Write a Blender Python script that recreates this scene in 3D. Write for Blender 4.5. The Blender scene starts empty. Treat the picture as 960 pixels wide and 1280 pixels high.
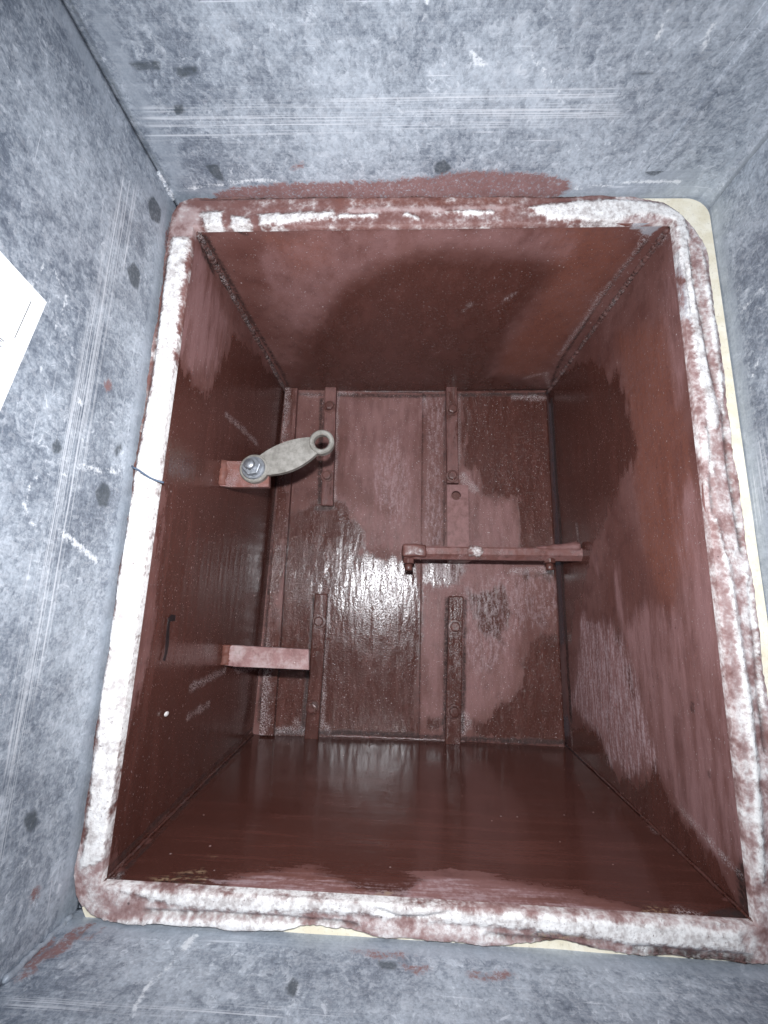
import bpy, bmesh, math, random
import numpy as np
from mathutils import Vector, Matrix
random.seed(7)
sc = bpy.context.scene
C = sc.collection

# ------------------------------------------------------------------ camera, world, flash, exposure
cam_d = bpy.data.cameras.new('camera'); cam = bpy.data.objects.new('camera', cam_d); C.objects.link(cam)
cam.location = (-0.018553, -0.310707, -0.065248)
cam.rotation_euler = (1.767273, -0.026110, 0.028076)
cam_d.sensor_fit = 'HORIZONTAL'; cam_d.sensor_width = 36.0; cam_d.lens = 36.0 * 542.55 / 960.0
cam_d.clip_start = 0.005; cam_d.clip_end = 100
sc.camera = cam
w = bpy.data.worlds.new('World'); sc.world = w; w.use_nodes = True
w.node_tree.nodes['Background'].inputs[0].default_value = (0.72, 0.80, 1.0, 1)
w.node_tree.nodes['Background'].inputs[1].default_value = 0.12
fl = bpy.data.lights.new('phone_flash', 'SPOT'); flo = bpy.data.objects.new('phone_flash', fl); C.objects.link(flo)
flo.location = (-0.0245, -0.312, -0.024); flo.rotation_euler = (1.72, -0.026, 0.0)
fl.energy = 13.5; fl.color = (0.93, 0.955, 1.0); fl.shadow_soft_size = 0.006; fl.spot_size = math.radians(150); fl.spot_blend = 1.0
sc.view_settings.view_transform = 'Standard'; sc.view_settings.look = 'None'
sc.view_settings.exposure = 0.0; sc.view_settings.gamma = 1.0; sc.view_settings.use_curve_mapping = False
sc.render.engine = 'CYCLES'; sc.cycles.use_denoising = True; sc.cycles.max_bounces = 6
sc.cycles.caustics_reflective = True; sc.cycles.blur_glossy = 0.05; sc.cycles.sample_clamp_indirect = 12.0

# ------------------------------------------------------------------ worn patches, stains, scratches, painted shade and lit edges: outlines on each sheet (tenths of a millimetre), (0, polygon) or (half width in mm, line)
SHAPES = {
 'L': {
  'fresh': [
   (0,[(13,1224),(118,1237),(328,1147),(568,1162),(754,1441),(1024,2054),(2583,2442),(3389,2459),(3180,-2616),(134,-2487),(51,-2203),(78,-1678),(180,-1280),(177,-768),(108,-47),(65,586)]),
  ],
  'pale': [
   (0,[(5,2286),(344,2347),(760,2058),(693,1534),(267,1212),(9,1243),(-76,1759)]),
   (0,[(814,1049),(1181,1256),(2152,1254),(2363,1108),(1103,695)]),
   (0,[(904,-1405),(1858,-1404),(3111,-1685),(2790,-2025),(2036,-2107),(1577,-2168),(1126,-1928),(1280,-1724),(949,-1714)]),
   (4,[(1494,-2070),(1376,-1819),(1596,-1682)]),
   (0,[(501,-1183),(1427,-1251),(1524,-1397),(488,-1285)]),
   (5,[(168,-2258),(147,-1852),(213,-1285),(240,-649),(159,91)]),
  ],
  'dust': [
   (2.72,[(1069,1170),(1438,1199),(2065,1211)]),
   (2.55,[(970,-1485),(1290,-1472),(1755,-1456)]),
   (3.06,[(1659,-1255),(2135,-1514),(2669,-1567),(3396,-1599)]),
   (2.04,[(985,-1736),(1175,-1721),(1427,-1721)]),
   (1.7,[(689,2507),(1011,2478),(1829,2471),(2559,2529)]),
   (1.7,[(-24,-2401),(41,-2373)]),
  ],
  'dark': [
   (2.2,[(292,2557),(571,2409),(1370,2488),(2538,2605),(3261,2535)]),
   (5,[(110,2484),(234,2376),(412,2362)]),
   (1.2,[(2999,-2318),(2925,-1656)]),
   (3,[(3117,2328),(3085,-155),(2985,-2266)]),  # contact shade and grime painted along the back and lower corners
   (1.5,[(39,-2436),(997,-2401),(2876,-2353)]),
  ],
  'orange': [
   (0,[(134,889),(391,1013),(702,72),(752,-779),(280,-770),(188,-31)]),
  ],
 },
 'T': {
  'fresh': [
   (0,[(-1318,1595),(-785,788),(-446,543),(-70,325),(517,362),(1064,438),(1249,591),(1174,1265),(1008,2000),(1053,2509),(2039,2864),(2146,3174),(-2042,3281),(-1662,2563)]),
  ],
  'orange': [
   (0,[(1071,79),(1731,63),(1842,642),(1802,1896),(1669,2497),(1197,2507),(1141,1647),(1209,897),(1252,389)]),
   (0,[(-1351,162),(-847,127),(-820,442),(-1236,599)]),
  ],
  'pale': [
   (0,[(-901,35),(724,38),(1169,163),(953,361),(-73,251),(-775,708),(-1269,1594),(-1541,1148),(-1478,345)]),
   (5,[(-566,1209),(-293,650),(-463,907)]),
   (6,[(234,440),(815,390),(1228,323)]),
   (0,[(553,1001),(1036,645),(1080,1412),(808,1911)]),
  ],
  'dust': [
   (1.53,[(488,1132),(540,1026)]),
   (1.87,[(883,973),(973,874)]),
   (2.04,[(1559,2612),(1808,2451),(1992,2865)]),
   (2.72,[(1848,1017),(1857,893),(1877,730)]),
   (2.04,[(1835,1987),(1864,1230),(1884,730),(1918,163)]),
   (2.55,[(1677,-39),(1828,121),(1947,-38)]),
  ],
  'grey': [
   (0,[(1739,80),(1729,-62),(1934,-91),(2008,0),(1932,163)]),
  ],
  'dark': [
   (2.2,[(-1925,127),(-1915,601),(-1903,1292),(-1848,2389),(-1873,3058)]),
   (1.5,[(1942,206),(1891,664),(1889,1189),(1905,2179),(1988,2720)]),
   (3,[(-1655,18),(-1572,76)]),
   (2.5,[(-1910,3006),(-195,2992),(2006,2940)]),  # crease shade painted in with grime where this panel meets the back
  ],
 },
 'R': {
  'pale': [
   (0,[(2361,-866),(1528,-872),(1350,-1065),(1158,-1388),(960,-1937),(1389,-2224),(1796,-2262),(1936,-2031),(2764,-1937),(2541,-1436)]),
   (0,[(392,359),(25,18),(-2,-1371),(81,-2240),(271,-2340),(661,-2168),(921,-1979),(1091,-1382),(1296,-910),(977,-677),(420,-727)]),
   (0,[(101,2454),(32,2082),(29,1154),(188,965),(224,1707)]),
   (3,[(1360,-331),(1349,-762),(1178,-1082),(1080,-1312)]),
   (3,[(1971,-65),(1855,-257)]),
  ],
  'chalk': [
   (0,[(2361,-866),(1528,-872),(1350,-1065),(1158,-1388),(960,-1937),(1389,-2224),(1796,-2262),(1936,-2031),(2764,-1937),(2541,-1436)]),
  ],
  'fresh': [
   (0,[(3136,-2072),(2793,-2130),(2066,-2020),(1830,-2259),(1637,-2286),(1334,-2223),(1103,-2080),(967,-1983),(937,-2076),(846,-2188),(602,-2261),(316,-2387),(123,-2483),(140,-2580),(3202,-2533)]),
   (0,[(2991,2577),(1842,2294),(1048,1645),(808,783),(1241,427),(1855,14),(2409,-707),(2668,-1108),(3002,-1138)]),
   (3,[(1474,-845),(1466,-1000)]),
   (3,[(1280,-1275),(1240,-1466)]),
  ],
  'orange': [
   (0,[(983,2057),(224,1707),(204,567),(167,-315),(616,-670),(885,-107),(875,807)]),
  ],
  'dust': [
   (2.04,[(665,-2192),(448,-2232),(227,-2293),(93,-2313)]),
   (2.04,[(-22,2411),(900,2589),(1501,2606)]),
   (1.36,[(2306,321),(2214,-39)]),
   (1.19,[(2809,-2411),(2812,-2089)]),
  ],
  'dark': [
   (0,[(163,-2328),(37,-2173),(18,-2421),(131,-2532)]),
   (1.2,[(415,-1366),(423,-1413)]),
   (1.2,[(316,-1794),(292,-1836)]),
   (4,[(2895,2271),(2831,467),(2827,-715),(2812,-2089)]),
  ],
 },
 'B': {
  'fresh': [
   (0,[(-2234,3402),(2255,3393),(2054,762),(2028,128),(1804,-46),(1741,33),(1618,68),(1380,80),(1225,170),(949,258),(539,333),(215,384),(-44,243),(-126,109),(-281,114),(-443,169),(-684,332),(-995,232),(-1240,151),(-1344,18),(-1498,-86),(-1754,-75),(-1889,-100),(-2035,-34)]),
  ],
  'pale': [
   (0,[(1787,1628),(1959,1699),(1968,1438),(1791,1374)]),
   (0,[(-284,164),(-14,309),(623,233),(1187,89),(1621,-4),(1540,-130),(536,-102),(-225,-52)]),
   (0,[(-1411,53),(-990,215),(-488,98),(-277,19),(-419,-66),(-1296,-94)]),
  ],
  'orange': [
   (0,[(-1500,131),(-1065,283),(-554,204),(-281,98),(-17,245),(519,242),(1205,129),(1730,-117),(765,-246),(-1159,-190)]),
  ],
  'grit': [
   (6,[(-1659,76),(-1546,171),(-1475,195)]),
   (5,[(-526,1),(-326,0),(-226,-8)]),
   (7,[(1439,11),(1682,-55)]),
  ],
  'dark': [
   (0,[(1783,95),(2105,195),(1951,-36),(1635,-124)]),
   (2.5,[(-1978,2956),(-939,3012),(517,2986),(1998,2967)]),  # grime and contact shade painted along the back and side corners
   (1.5,[(-1962,11),(-1992,1029),(-1998,2953)]),
  ],
  'dust': [
   (1.7,[(-1979,120),(-1977,35)]),
   (1.19,[(2018,1111),(1996,1002)]),
   (1.36,[(1899,3147),(2037,2911)]),
   (4.25,[(1638,99),(1805,-12)]),
  ],
  'chalk': [
   (0,[(-1422,77),(-990,215),(-546,144),(-126,109),(202,271),(911,155),(1672,-69),(1590,-189),(-1079,-150)]),
  ],
 },
 'K': {
  'fresh': [
   (0,[(-1833,533),(-1374,636),(-968,645),(-798,437),(-643,267),(-690,-19),(-146,-119),(121,0),(146,-2439),(-1878,-2509),(-1903,-823)]),
   (0,[(710,2368),(2082,2385),(2035,963),(1967,42),(1581,33),(1485,485),(1438,775),(984,825),(897,1181),(701,1238)]),
   (0,[(1591,-1150),(2021,-1034),(2001,-2375),(826,-2415),(829,-2223),(1355,-1864)]),
   (9,[(290,-2241),(435,-2237)]),
   (0,[(178,-134),(657,-122),(611,-410),(358,-493),(180,-388)]),
   (0,[(851,-589),(1235,-471),(1389,-788),(1217,-1160),(952,-1064)]),
   (0,[(-1651,419),(-964,551),(-712,-20),(-1499,-151)]),
   (4,[(1623,-298),(1953,-246)]),
  ],
  'pale': [
   (0,[(-1041,726),(-503,560),(150,457),(154,91),(-487,8),(-626,96),(-632,279),(-846,494)]),
   (0,[(-1041,2281),(109,2361),(139,457),(-507,677),(-868,1029)]),
   (0,[(701,1238),(990,1183),(1040,802),(1437,751),(1518,486),(1547,33),(792,15),(802,916)]),
   (0,[(167,-112),(968,-93),(1514,-300),(1484,-1153),(1362,-1665),(1038,-2071),(726,-2178),(741,-592),(522,-597),(487,-2186),(164,-2197)]),
  ],
  'chalk': [
   (0,[(965,-314),(1564,-408),(1595,-1046),(1164,-1162)]),
   (0,[(797,-536),(1182,-418),(1381,-1052),(1157,-1470),(941,-1678),(737,-1070)]),
   (0,[(167,-112),(691,-99),(578,-487),(303,-494)]),
   (0,[(1404,-303),(2041,-232),(2010,-825),(1595,-1046)]),
   (0,[(-591,1524),(-182,1780),(12,571),(-267,275),(-510,796)]),
   (0,[(194,2297),(470,2300),(446,7),(211,2)]),
  ],
  'dust': [
   (1.87,[(-1130,2372),(-1126,1515),(-1109,689)]),  # strip edges: white paint and the light it catches, drawn in this channel
   (1.7,[(-1112,-640),(-1125,-1641),(-1130,-2357)]),
   (2.72,[(-1120,-1943),(-1112,-2288),(-1024,-2354)]),
   (1.36,[(699,2407),(678,1238)]),
   (5.95,[(735,1106),(803,988),(894,918)]),
   (5.1,[(727,-2110),(767,-2225),(704,-2324)]),
   (3.74,[(1406,-248),(1626,-210),(1901,-203)]),
   (5.95,[(234,-177),(390,-262),(523,-347)]),
   (1.19,[(2035,2397),(2041,1082),(2037,-718),(2032,-2374)]),
   (3.06,[(-1680,2352),(-1434,2329)]),
   (2.55,[(-1118,2385),(-923,2374)]),
   (2.04,[(170,2296),(206,2219)]),
   (3.4,[(-1730,-2377),(-1361,-2365)]),
   (2.55,[(244,2),(479,30)]),
   (3,[(-1453,-2251),(-1382,-2366)]),
   (3,[(1486,2339),(2007,2320)]),
  ],
  'dark': [
   (0.6,[(157,2400),(155,0),(146,-2410)]),
   (3.5,[(-1310,-677),(-1325,-1544),(-1370,-2394)]),  # shade outlines painted beside the strips and tab, for relief
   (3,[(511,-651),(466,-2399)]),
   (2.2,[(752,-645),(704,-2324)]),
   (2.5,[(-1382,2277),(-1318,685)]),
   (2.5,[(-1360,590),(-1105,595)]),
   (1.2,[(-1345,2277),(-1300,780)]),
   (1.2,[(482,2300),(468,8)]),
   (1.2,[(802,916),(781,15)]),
   (2.5,[(-1926,2349),(-922,2348),(530,2366),(2023,2397)]),  # corner shade and grime painted round the edges of the back
   (3,[(-1887,-2402),(-939,-2380),(518,-2397),(2000,-2394)]),
   (2,[(-1994,2269),(-1954,-162),(-1951,-2267)]),
  ],
 },
 'F': {
  'white': [
   (0,[(-2147,2304),(-1995,2296),(-2008,2000),(-2008,1553),(-1976,819),(-1982,174),(-1992,-425),(-1991,-982),(-1995,-1503),(-2019,-1895),(-2015,-2130),(-2025,-2335),(-2163,-2385),(-2170,-2089),(-2193,-1509),(-2190,-988),(-2187,-430),(-2183,170),(-2146,953),(-2158,1588),(-2159,1962)]),
   (0,[(-1934,2552),(-1748,2567),(-1732,2406),(-1875,2399)]),
   (0,[(-1668,2527),(-1499,2494),(-1478,2406),(-1643,2414)]),
   (0,[(-1434,2534),(-778,2564),(-788,2492),(-1411,2422)]),
   (1.2,[(-728,2516),(-423,2523)]),
   (1.8,[(-167,2531),(-72,2491)]),
   (1.3,[(182,2553),(549,2552)]),
   (0,[(850,2599),(1051,2638),(1515,2676),(1971,2643),(2127,2516),(2151,2270),(2064,2286),(2033,2486),(1766,2533),(1498,2440),(1240,2480),(1043,2488)]),
   (0,[(2053,2424),(2134,2347),(2136,1684),(2168,1067),(2194,744),(2155,617),(2101,743),(2074,1133),(2067,1612),(2046,2120)]),
   (0,[(2225,2195),(2252,2046),(2265,1578),(2257,1068),(2240,744),(2217,937),(2224,1336),(2219,1755)]),
   (2.2,[(2097,-272),(2114,-438),(2120,-813),(2134,-1218),(2127,-1603),(2100,-2014),(2083,-2275)]),
   (2,[(2070,-45),(2092,-272),(2152,-271)]),
   (1.5,[(2086,616),(2084,309)]),
   (1.2,[(2239,-435),(2250,-861),(2230,-1265)]),
   (0,[(-1886,-2502),(-1682,-2493),(-1124,-2487),(-324,-2479),(364,-2517),(1133,-2534),(1558,-2540),(1790,-2563),(1909,-2549),(1918,-2655),(1546,-2655),(1219,-2646),(842,-2613),(362,-2593),(-272,-2570),(-617,-2568),(-1114,-2590),(-1418,-2577),(-1624,-2551)]),
   (0,[(-1974,-2661),(-1612,-2645),(-1110,-2632),(-515,-2640),(-611,-2686),(-1104,-2699),(-1504,-2700),(-1958,-2703)]),
  ],
  'grey': [
   (0,[(2035,2195),(2063,2157),(2079,1612),(2093,1404),(2042,1612)]),
  ],
  'palerim': [
   (0,[(2053,1267),(2194,744),(2203,132),(2201,-436),(2165,-1364),(2117,-2101),(2033,-2148),(2031,-1222),(2015,-274),(2040,615)]),
   (0,[(-2193,-2364),(-2020,-2130),(-2015,-1990),(-1955,-2034),(-1902,-2397),(-1933,-2530),(-1373,-2528),(-1356,-2677),(-1961,-2682)]),
   (0,[(-2118,2634),(-1940,2609),(-1925,2351),(-2109,2272),(-2187,2351)]),
   (0,[(1888,-2534),(2087,-2443),(2058,-2648),(1895,-2656)]),
   (0,[(-417,-2635),(168,-2626),(744,-2667),(837,-2695),(361,-2700),(-268,-2696)]),
   (0,[(-199,-2508),(-67,-2493),(-75,-2562),(-173,-2566)]),
   (0,[(-52,-2510),(110,-2477),(120,-2536),(-46,-2569)]),
   (3,[(-628,2572),(717,2599)]),
  ],
  'orange': [
   (0,[(2123,72),(2183,102),(2201,-100),(2150,-243),(2102,-188)]),
   (0,[(2174,680),(2232,681),(2226,311),(2141,310)]),
   (1.6,[(-1770,-2601),(-1366,-2583),(-1063,-2605),(-516,-2610)]),
   (2,[(23,-2666),(361,-2667),(601,-2673)]),
   (4,[(-700,2653),(719,2663)]),
  ],
  'dark': [
   (1.1,[(-1717,-2612),(-1414,-2611),(-1012,-2611),(-516,-2623),(-392,-2634)]),
   (1.3,[(410,-2649),(744,-2659),(1027,-2695)]),
   (3,[(1309,-2690),(1588,-2702),(1957,-2709)]),
   (0.8,[(-273,-2536),(-124,-2572),(22,-2566),(169,-2534)]),
   (0.9,[(365,-2411),(560,-2433)]),
   (0.8,[(2139,2270),(2136,1899),(2169,1543),(2178,1201),(2202,1002)]),
   (0.9,[(2089,2046),(2092,1613)]),
   (0.6,[(2112,743),(2077,249),(2066,12)]),
   (1.4,[(2239,872),(2217,372),(2227,16),(2234,-269)]),
   (1.2,[(2248,-489),(2239,-861),(2221,-1216),(2214,-1553)]),
   (0.9,[(-2185,2116),(-2167,1159),(-2201,170),(-2204,-430),(-2213,-989),(-2213,-1758)]),
   (0.8,[(-1951,2707),(-910,2727),(453,2737),(1254,2717)]),
  ],
  'grit': [
   (0,[(650,-2638),(844,-2580),(1128,-2592),(1124,-2658),(839,-2663)]),
  ],
 },
 'ST': {
  'dark': [
   (1.2,[(-2171,-1354),(-2183,-760),(-2180,-90)]),
   (0,[(-1809,-274),(-1692,-273),(-1688,-116),(-1766,-159)]),
   (0,[(46,-263),(125,-294),(197,-216),(113,-163),(52,-190)]),
   (0,[(1736,-167),(1730,-246),(1840,-308),(1899,-270),(1884,-193),(1814,-140)]),
   (0,[(-2007,-951),(-1791,-957),(-1820,-905),(-1991,-907)]),
   (0,[(-1740,-913),(-1567,-929),(-1560,-885),(-1708,-859)]),
   (0,[(-1841,-696),(-1767,-706),(-1774,-644),(-1861,-634)]),
   (0.8,[(1281,-845),(1405,-852),(1461,-816)]),
  ],
  'smooth': [
   (0,[(-2107,-1254),(-1964,-1252),(-1980,-103),(-2170,-68)]),
   (0,[(2087,-48),(1750,-71),(1971,-1056),(2160,-1491),(2887,-801),(2385,-82)]),
  ],
  'red': [
   (0,[(-1820,-29),(-1582,-72),(-1232,-100),(-625,-111),(36,-149),(225,-196),(417,-201),(935,-172),(1148,-116),(1214,-45),(1079,58),(-224,53),(-1844,63)]),
   (1.2,[(-1091,-237),(-995,-263)]),
  ],
  'white': [
   (1.0,[(-2112,-45),(-1634,-116),(-1359,-129),(-1228,-114)]),
   (1.2,[(1023,-103),(1241,-45),(1735,-99),(2056,-98)]),
   (0.6,[(600,-947),(773,-824),(856,-739)]),
   (0.5,[(-99,-1120),(-78,-1226)]),
   (0.6,[(1330,-1026),(1324,-1155)]),
   (0.5,[(1219,-397),(1421,-407)]),
   (2,[(224,-959),(310,-908)]),
   (1.5,[(1646,-983),(1627,-1079)]),
  ],
  'scratch': [
   (0,[(-2065,-719),(-121,-749),(1209,-783),(1378,-574),(-228,-477),(-2194,-446)]),
  ],
 },
 'SL': {
  'dark': [
   (0.8,[(-1316,2809),(-722,2790),(-36,2795)]),
   (0,[(-388,1676),(-315,1787),(-226,1765),(-234,1618),(-308,1586)]),
   (0,[(-283,2382),(-218,2498),(-94,2489),(-87,2355),(-211,2269)]),
   (0,[(-347,-6),(-287,82),(-197,60),(-199,-79),(-296,-89)]),
   (0,[(-765,153),(-724,242),(-673,185),(-709,123)]),
   (0,[(-236,306),(-173,425),(-140,364),(-195,284)]),
   (0,[(-487,-1882),(-406,-1876),(-355,-1981),(-432,-2005)]),
  ],
  'red': [
   (0,[(-416,751),(-382,787),(-350,761),(-358,721),(-405,703)]),
   (0,[(1,2362),(61,2502),(78,2315),(24,2209)]),
   (0,[(-339,-2350),(-287,-2333),(-250,-2394),(-303,-2411)]),
  ],
  'scratch': [
   (0,[(-603,2277),(-367,2366),(-405,1831),(-469,259),(-510,-760),(-577,-2140),(-759,-1319),(-749,-223),(-688,596)]),
  ],
  'white': [
   (1.6,[(-523,117),(-364,138),(-121,199)]),
   (2,[(-580,-312),(-435,-366),(-229,-449)]),
   (0.5,[(-867,-247),(-841,-61),(-745,14),(-562,42)]),
   (0.5,[(-881,-184),(-818,-282),(-737,-327)]),
   (1.2,[(-671,524),(-585,512)]),
   (0.7,[(-1075,986),(-1011,1194),(-835,1097),(-874,854)]),
   (2,[(-359,2752),(-207,2858),(16,2745)]),
  ],
  'smooth': [
   (0,[(-450,2455),(24,2712),(48,2327),(-561,2503),(-1328,2603),(-1197,2840)]),
  ],
 },
 'SB': {
  'red': [
   (3,[(-2229,-347),(-2191,-248),(-2178,-166)]),
   (2.6,[(-2161,-332),(-2123,-186),(-2082,-60)]),
   (2.2,[(-2090,-252),(-2057,-134),(-2042,-18)]),
   (1.0,[(-2170,-404),(-2127,-351)]),
   (1.5,[(-2252,-135),(-2234,-71)]),
   (1.2,[(-1982,-117),(-1954,-52)]),
   (0,[(-407,-71),(-122,-64),(-28,-88),(-263,-109)]),
   (1.6,[(-100,-155),(-32,-183),(37,-157)]),
   (1.8,[(276,-174),(371,-189),(510,-170)]),
  ],
  'dark': [
   (0,[(-739,-371),(-717,-280),(-670,-293),(-673,-414)]),
   (0,[(-262,-132),(-123,-123),(-146,-191),(-237,-186)]),
  ],
  'white': [
   (2.2,[(-1375,-38),(-1391,-137)]),
   (1,[(-1394,-178),(-1467,-417),(-1446,-590)]),
   (3,[(-2270,-292),(-2373,-61),(-2355,42)]),
  ],
  'scratch': [
   (0,[(-2203,-464),(-733,-471),(-716,-538),(-2069,-608)]),
  ],
 },
 'SR': {
  'scratch': [
   (0,[(272,-297),(-85,4),(-355,158),(-535,1175),(-238,884)]),
  ],
  'white': [
   (1.8,[(-2,2825),(-164,2874),(-582,2853)]),
   (1.2,[(-45,2698),(-222,2714),(-552,2682)]),
   (0.7,[(-121,1009),(-187,1098)]),
   (0.6,[(-101,1548),(-365,1608)]),
   (0.5,[(-125,1463),(-340,1468)]),
  ],
  'smooth': [
   (0,[(69,2864),(-612,3025),(-652,3254),(28,3106)]),
  ],
 },
}

def seg_dist(p, pts, closed):
    d = np.full(len(p), 1e9); n = len(pts)
    for i in range(n if closed else n - 1):
        a = pts[i]; b = pts[(i + 1) % n]; ab = b - a
        t = np.clip(((p - a) @ ab) / max(ab @ ab, 1e-12), 0, 1)
        q = p - (a + t[:, None] * ab); d = np.minimum(d, np.sqrt((q * q).sum(1)))
    return d
def inside(p, pts):
    r = np.zeros(len(p), bool); n = len(pts)
    for i in range(n):
        a = pts[i]; b = pts[(i + 1) % n]
        c = (a[1] > p[:, 1]) != (b[1] > p[:, 1])
        with np.errstate(divide='ignore', invalid='ignore'):
            x = a[0] + (p[:, 1] - a[1]) * (b[0] - a[0]) / (b[1] - a[1])
        r ^= c & (p[:, 0] < x)
    return r
def field(sheet, ch, p):                       # signed distance in mm, positive inside; p in metres
    out = np.full(len(p), -50.0); q = p * 1000.0
    for hw, raw in SHAPES.get(sheet, {}).get(ch, []):
        pts = np.array(raw, float) / 10.0
        if hw: s = hw - seg_dist(q, pts, False)
        else:
            d = seg_dist(q, pts, True); s = np.where(inside(q, pts), d, -d)
        out = np.maximum(out, s)
    return np.maximum(out, -50.0)
PAINT_CH = ('fresh', 'pale', 'white', 'dark', 'orange', 'chalk', 'grey', 'grit', 'palerim', 'dust')
GALV_CH = ('red', 'white', 'dark', 'scratch', 'smooth')
def put_attrs(me, chans, values=None, n_front=None):
    n = len(me.vertices)
    for c in chans:
        v = np.full(n, -50.0, np.float32); x = (values or {}).get(c)
        if x is not None:
            if np.isscalar(x): v[:] = x
            else: v[:len(x)] = x
        a = me.attributes.new(c, 'FLOAT', 'POINT'); a.data.foreach_set('value', v)

# ------------------------------------------------------------------ materials
class NT:
    def __init__(s, name):
        s.m = bpy.data.materials.new(name); s.m.use_nodes = True; s.t = s.m.node_tree; s.n = s.t.nodes
        s.bsdf = s.n['Principled BSDF']; s.co = s.n.new('ShaderNodeTexCoord').outputs['Object']
    def link(s, a, b): s.t.links.new(a, b)
    def setin(s, sock, v):
        if hasattr(v, 'is_linked') or isinstance(v, bpy.types.NodeSocket): s.link(v, sock)
        else: sock.default_value = v
    def math(s, op, a, b=0.0, clamp=False):
        n = s.n.new('ShaderNodeMath'); n.operation = op; n.use_clamp = clamp; s.setin(n.inputs[0], a); s.setin(n.inputs[1], b); return n.outputs[0]
    def scale(s, v, co=None):
        n = s.n.new('ShaderNodeMapping'); s.link(co or s.co, n.inputs[0]); n.inputs['Scale'].default_value = v; return n.outputs[0]
    def noise(s, sc_, det=4.0, rough=.55, co=None, dist=0.0, off=0.0):
        n = s.n.new('ShaderNodeTexNoise'); mp = s.n.new('ShaderNodeVectorMath'); mp.operation = 'ADD'; s.link(co or s.co, mp.inputs[0]); mp.inputs[1].default_value = (off * 3.7, off * 1.3, off * 2.1); s.link(mp.outputs[0], n.inputs['Vector'])
        n.inputs['Scale'].default_value = sc_; n.inputs['Detail'].default_value = det; n.inputs['Roughness'].default_value = rough; n.inputs['Distortion'].default_value = dist
        return n.outputs['Fac']
    def voro(s, sc_, feat='F1', co=None, out='Distance', rand=1.0):
        n = s.n.new('ShaderNodeTexVoronoi'); n.feature = feat; s.link(co or s.co, n.inputs['Vector']); n.inputs['Scale'].default_value = sc_; n.inputs['Randomness'].default_value = rand
        return n.outputs[out]
    def attr(s, name):
        n = s.n.new('ShaderNodeAttribute'); n.attribute_name = name; return n.outputs['Fac']
    def ss(s, v, lo, hi, a=0.0, b=1.0):
        n = s.n.new('ShaderNodeMapRange'); n.interpolation_type = 'SMOOTHSTEP'; s.setin(n.inputs[0], v)
        n.inputs[1].default_value = lo; n.inputs[2].default_value = hi; n.inputs[3].default_value = a; n.inputs[4].default_value = b; return n.outputs[0]
    def mix(s, f, a, b):
        n = s.n.new('ShaderNodeMix'); n.data_type = 'RGBA'; s.setin(n.inputs[0], f)
        for sock, v in ((n.inputs[6], a), (n.inputs[7], b)):
            s.setin(sock, v if not isinstance(v, tuple) else (*v, 1.0) if len(v) == 3 else v)
        return n.outputs[2]
    def mixf(s, f, a, b):
        n = s.n.new('ShaderNodeMix'); n.data_type = 'FLOAT'; s.setin(n.inputs[0], f); s.setin(n.inputs[2], a); s.setin(n.inputs[3], b); return n.outputs[0]
    def bump(s, h, strength, dist, normal=None):
        n = s.n.new('ShaderNodeBump'); n.inputs['Strength'].default_value = strength; n.inputs['Distance'].default_value = dist; s.link(h, n.inputs['Height'])
        if normal: s.link(normal, n.inputs['Normal'])
        return n.outputs[0]

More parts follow.
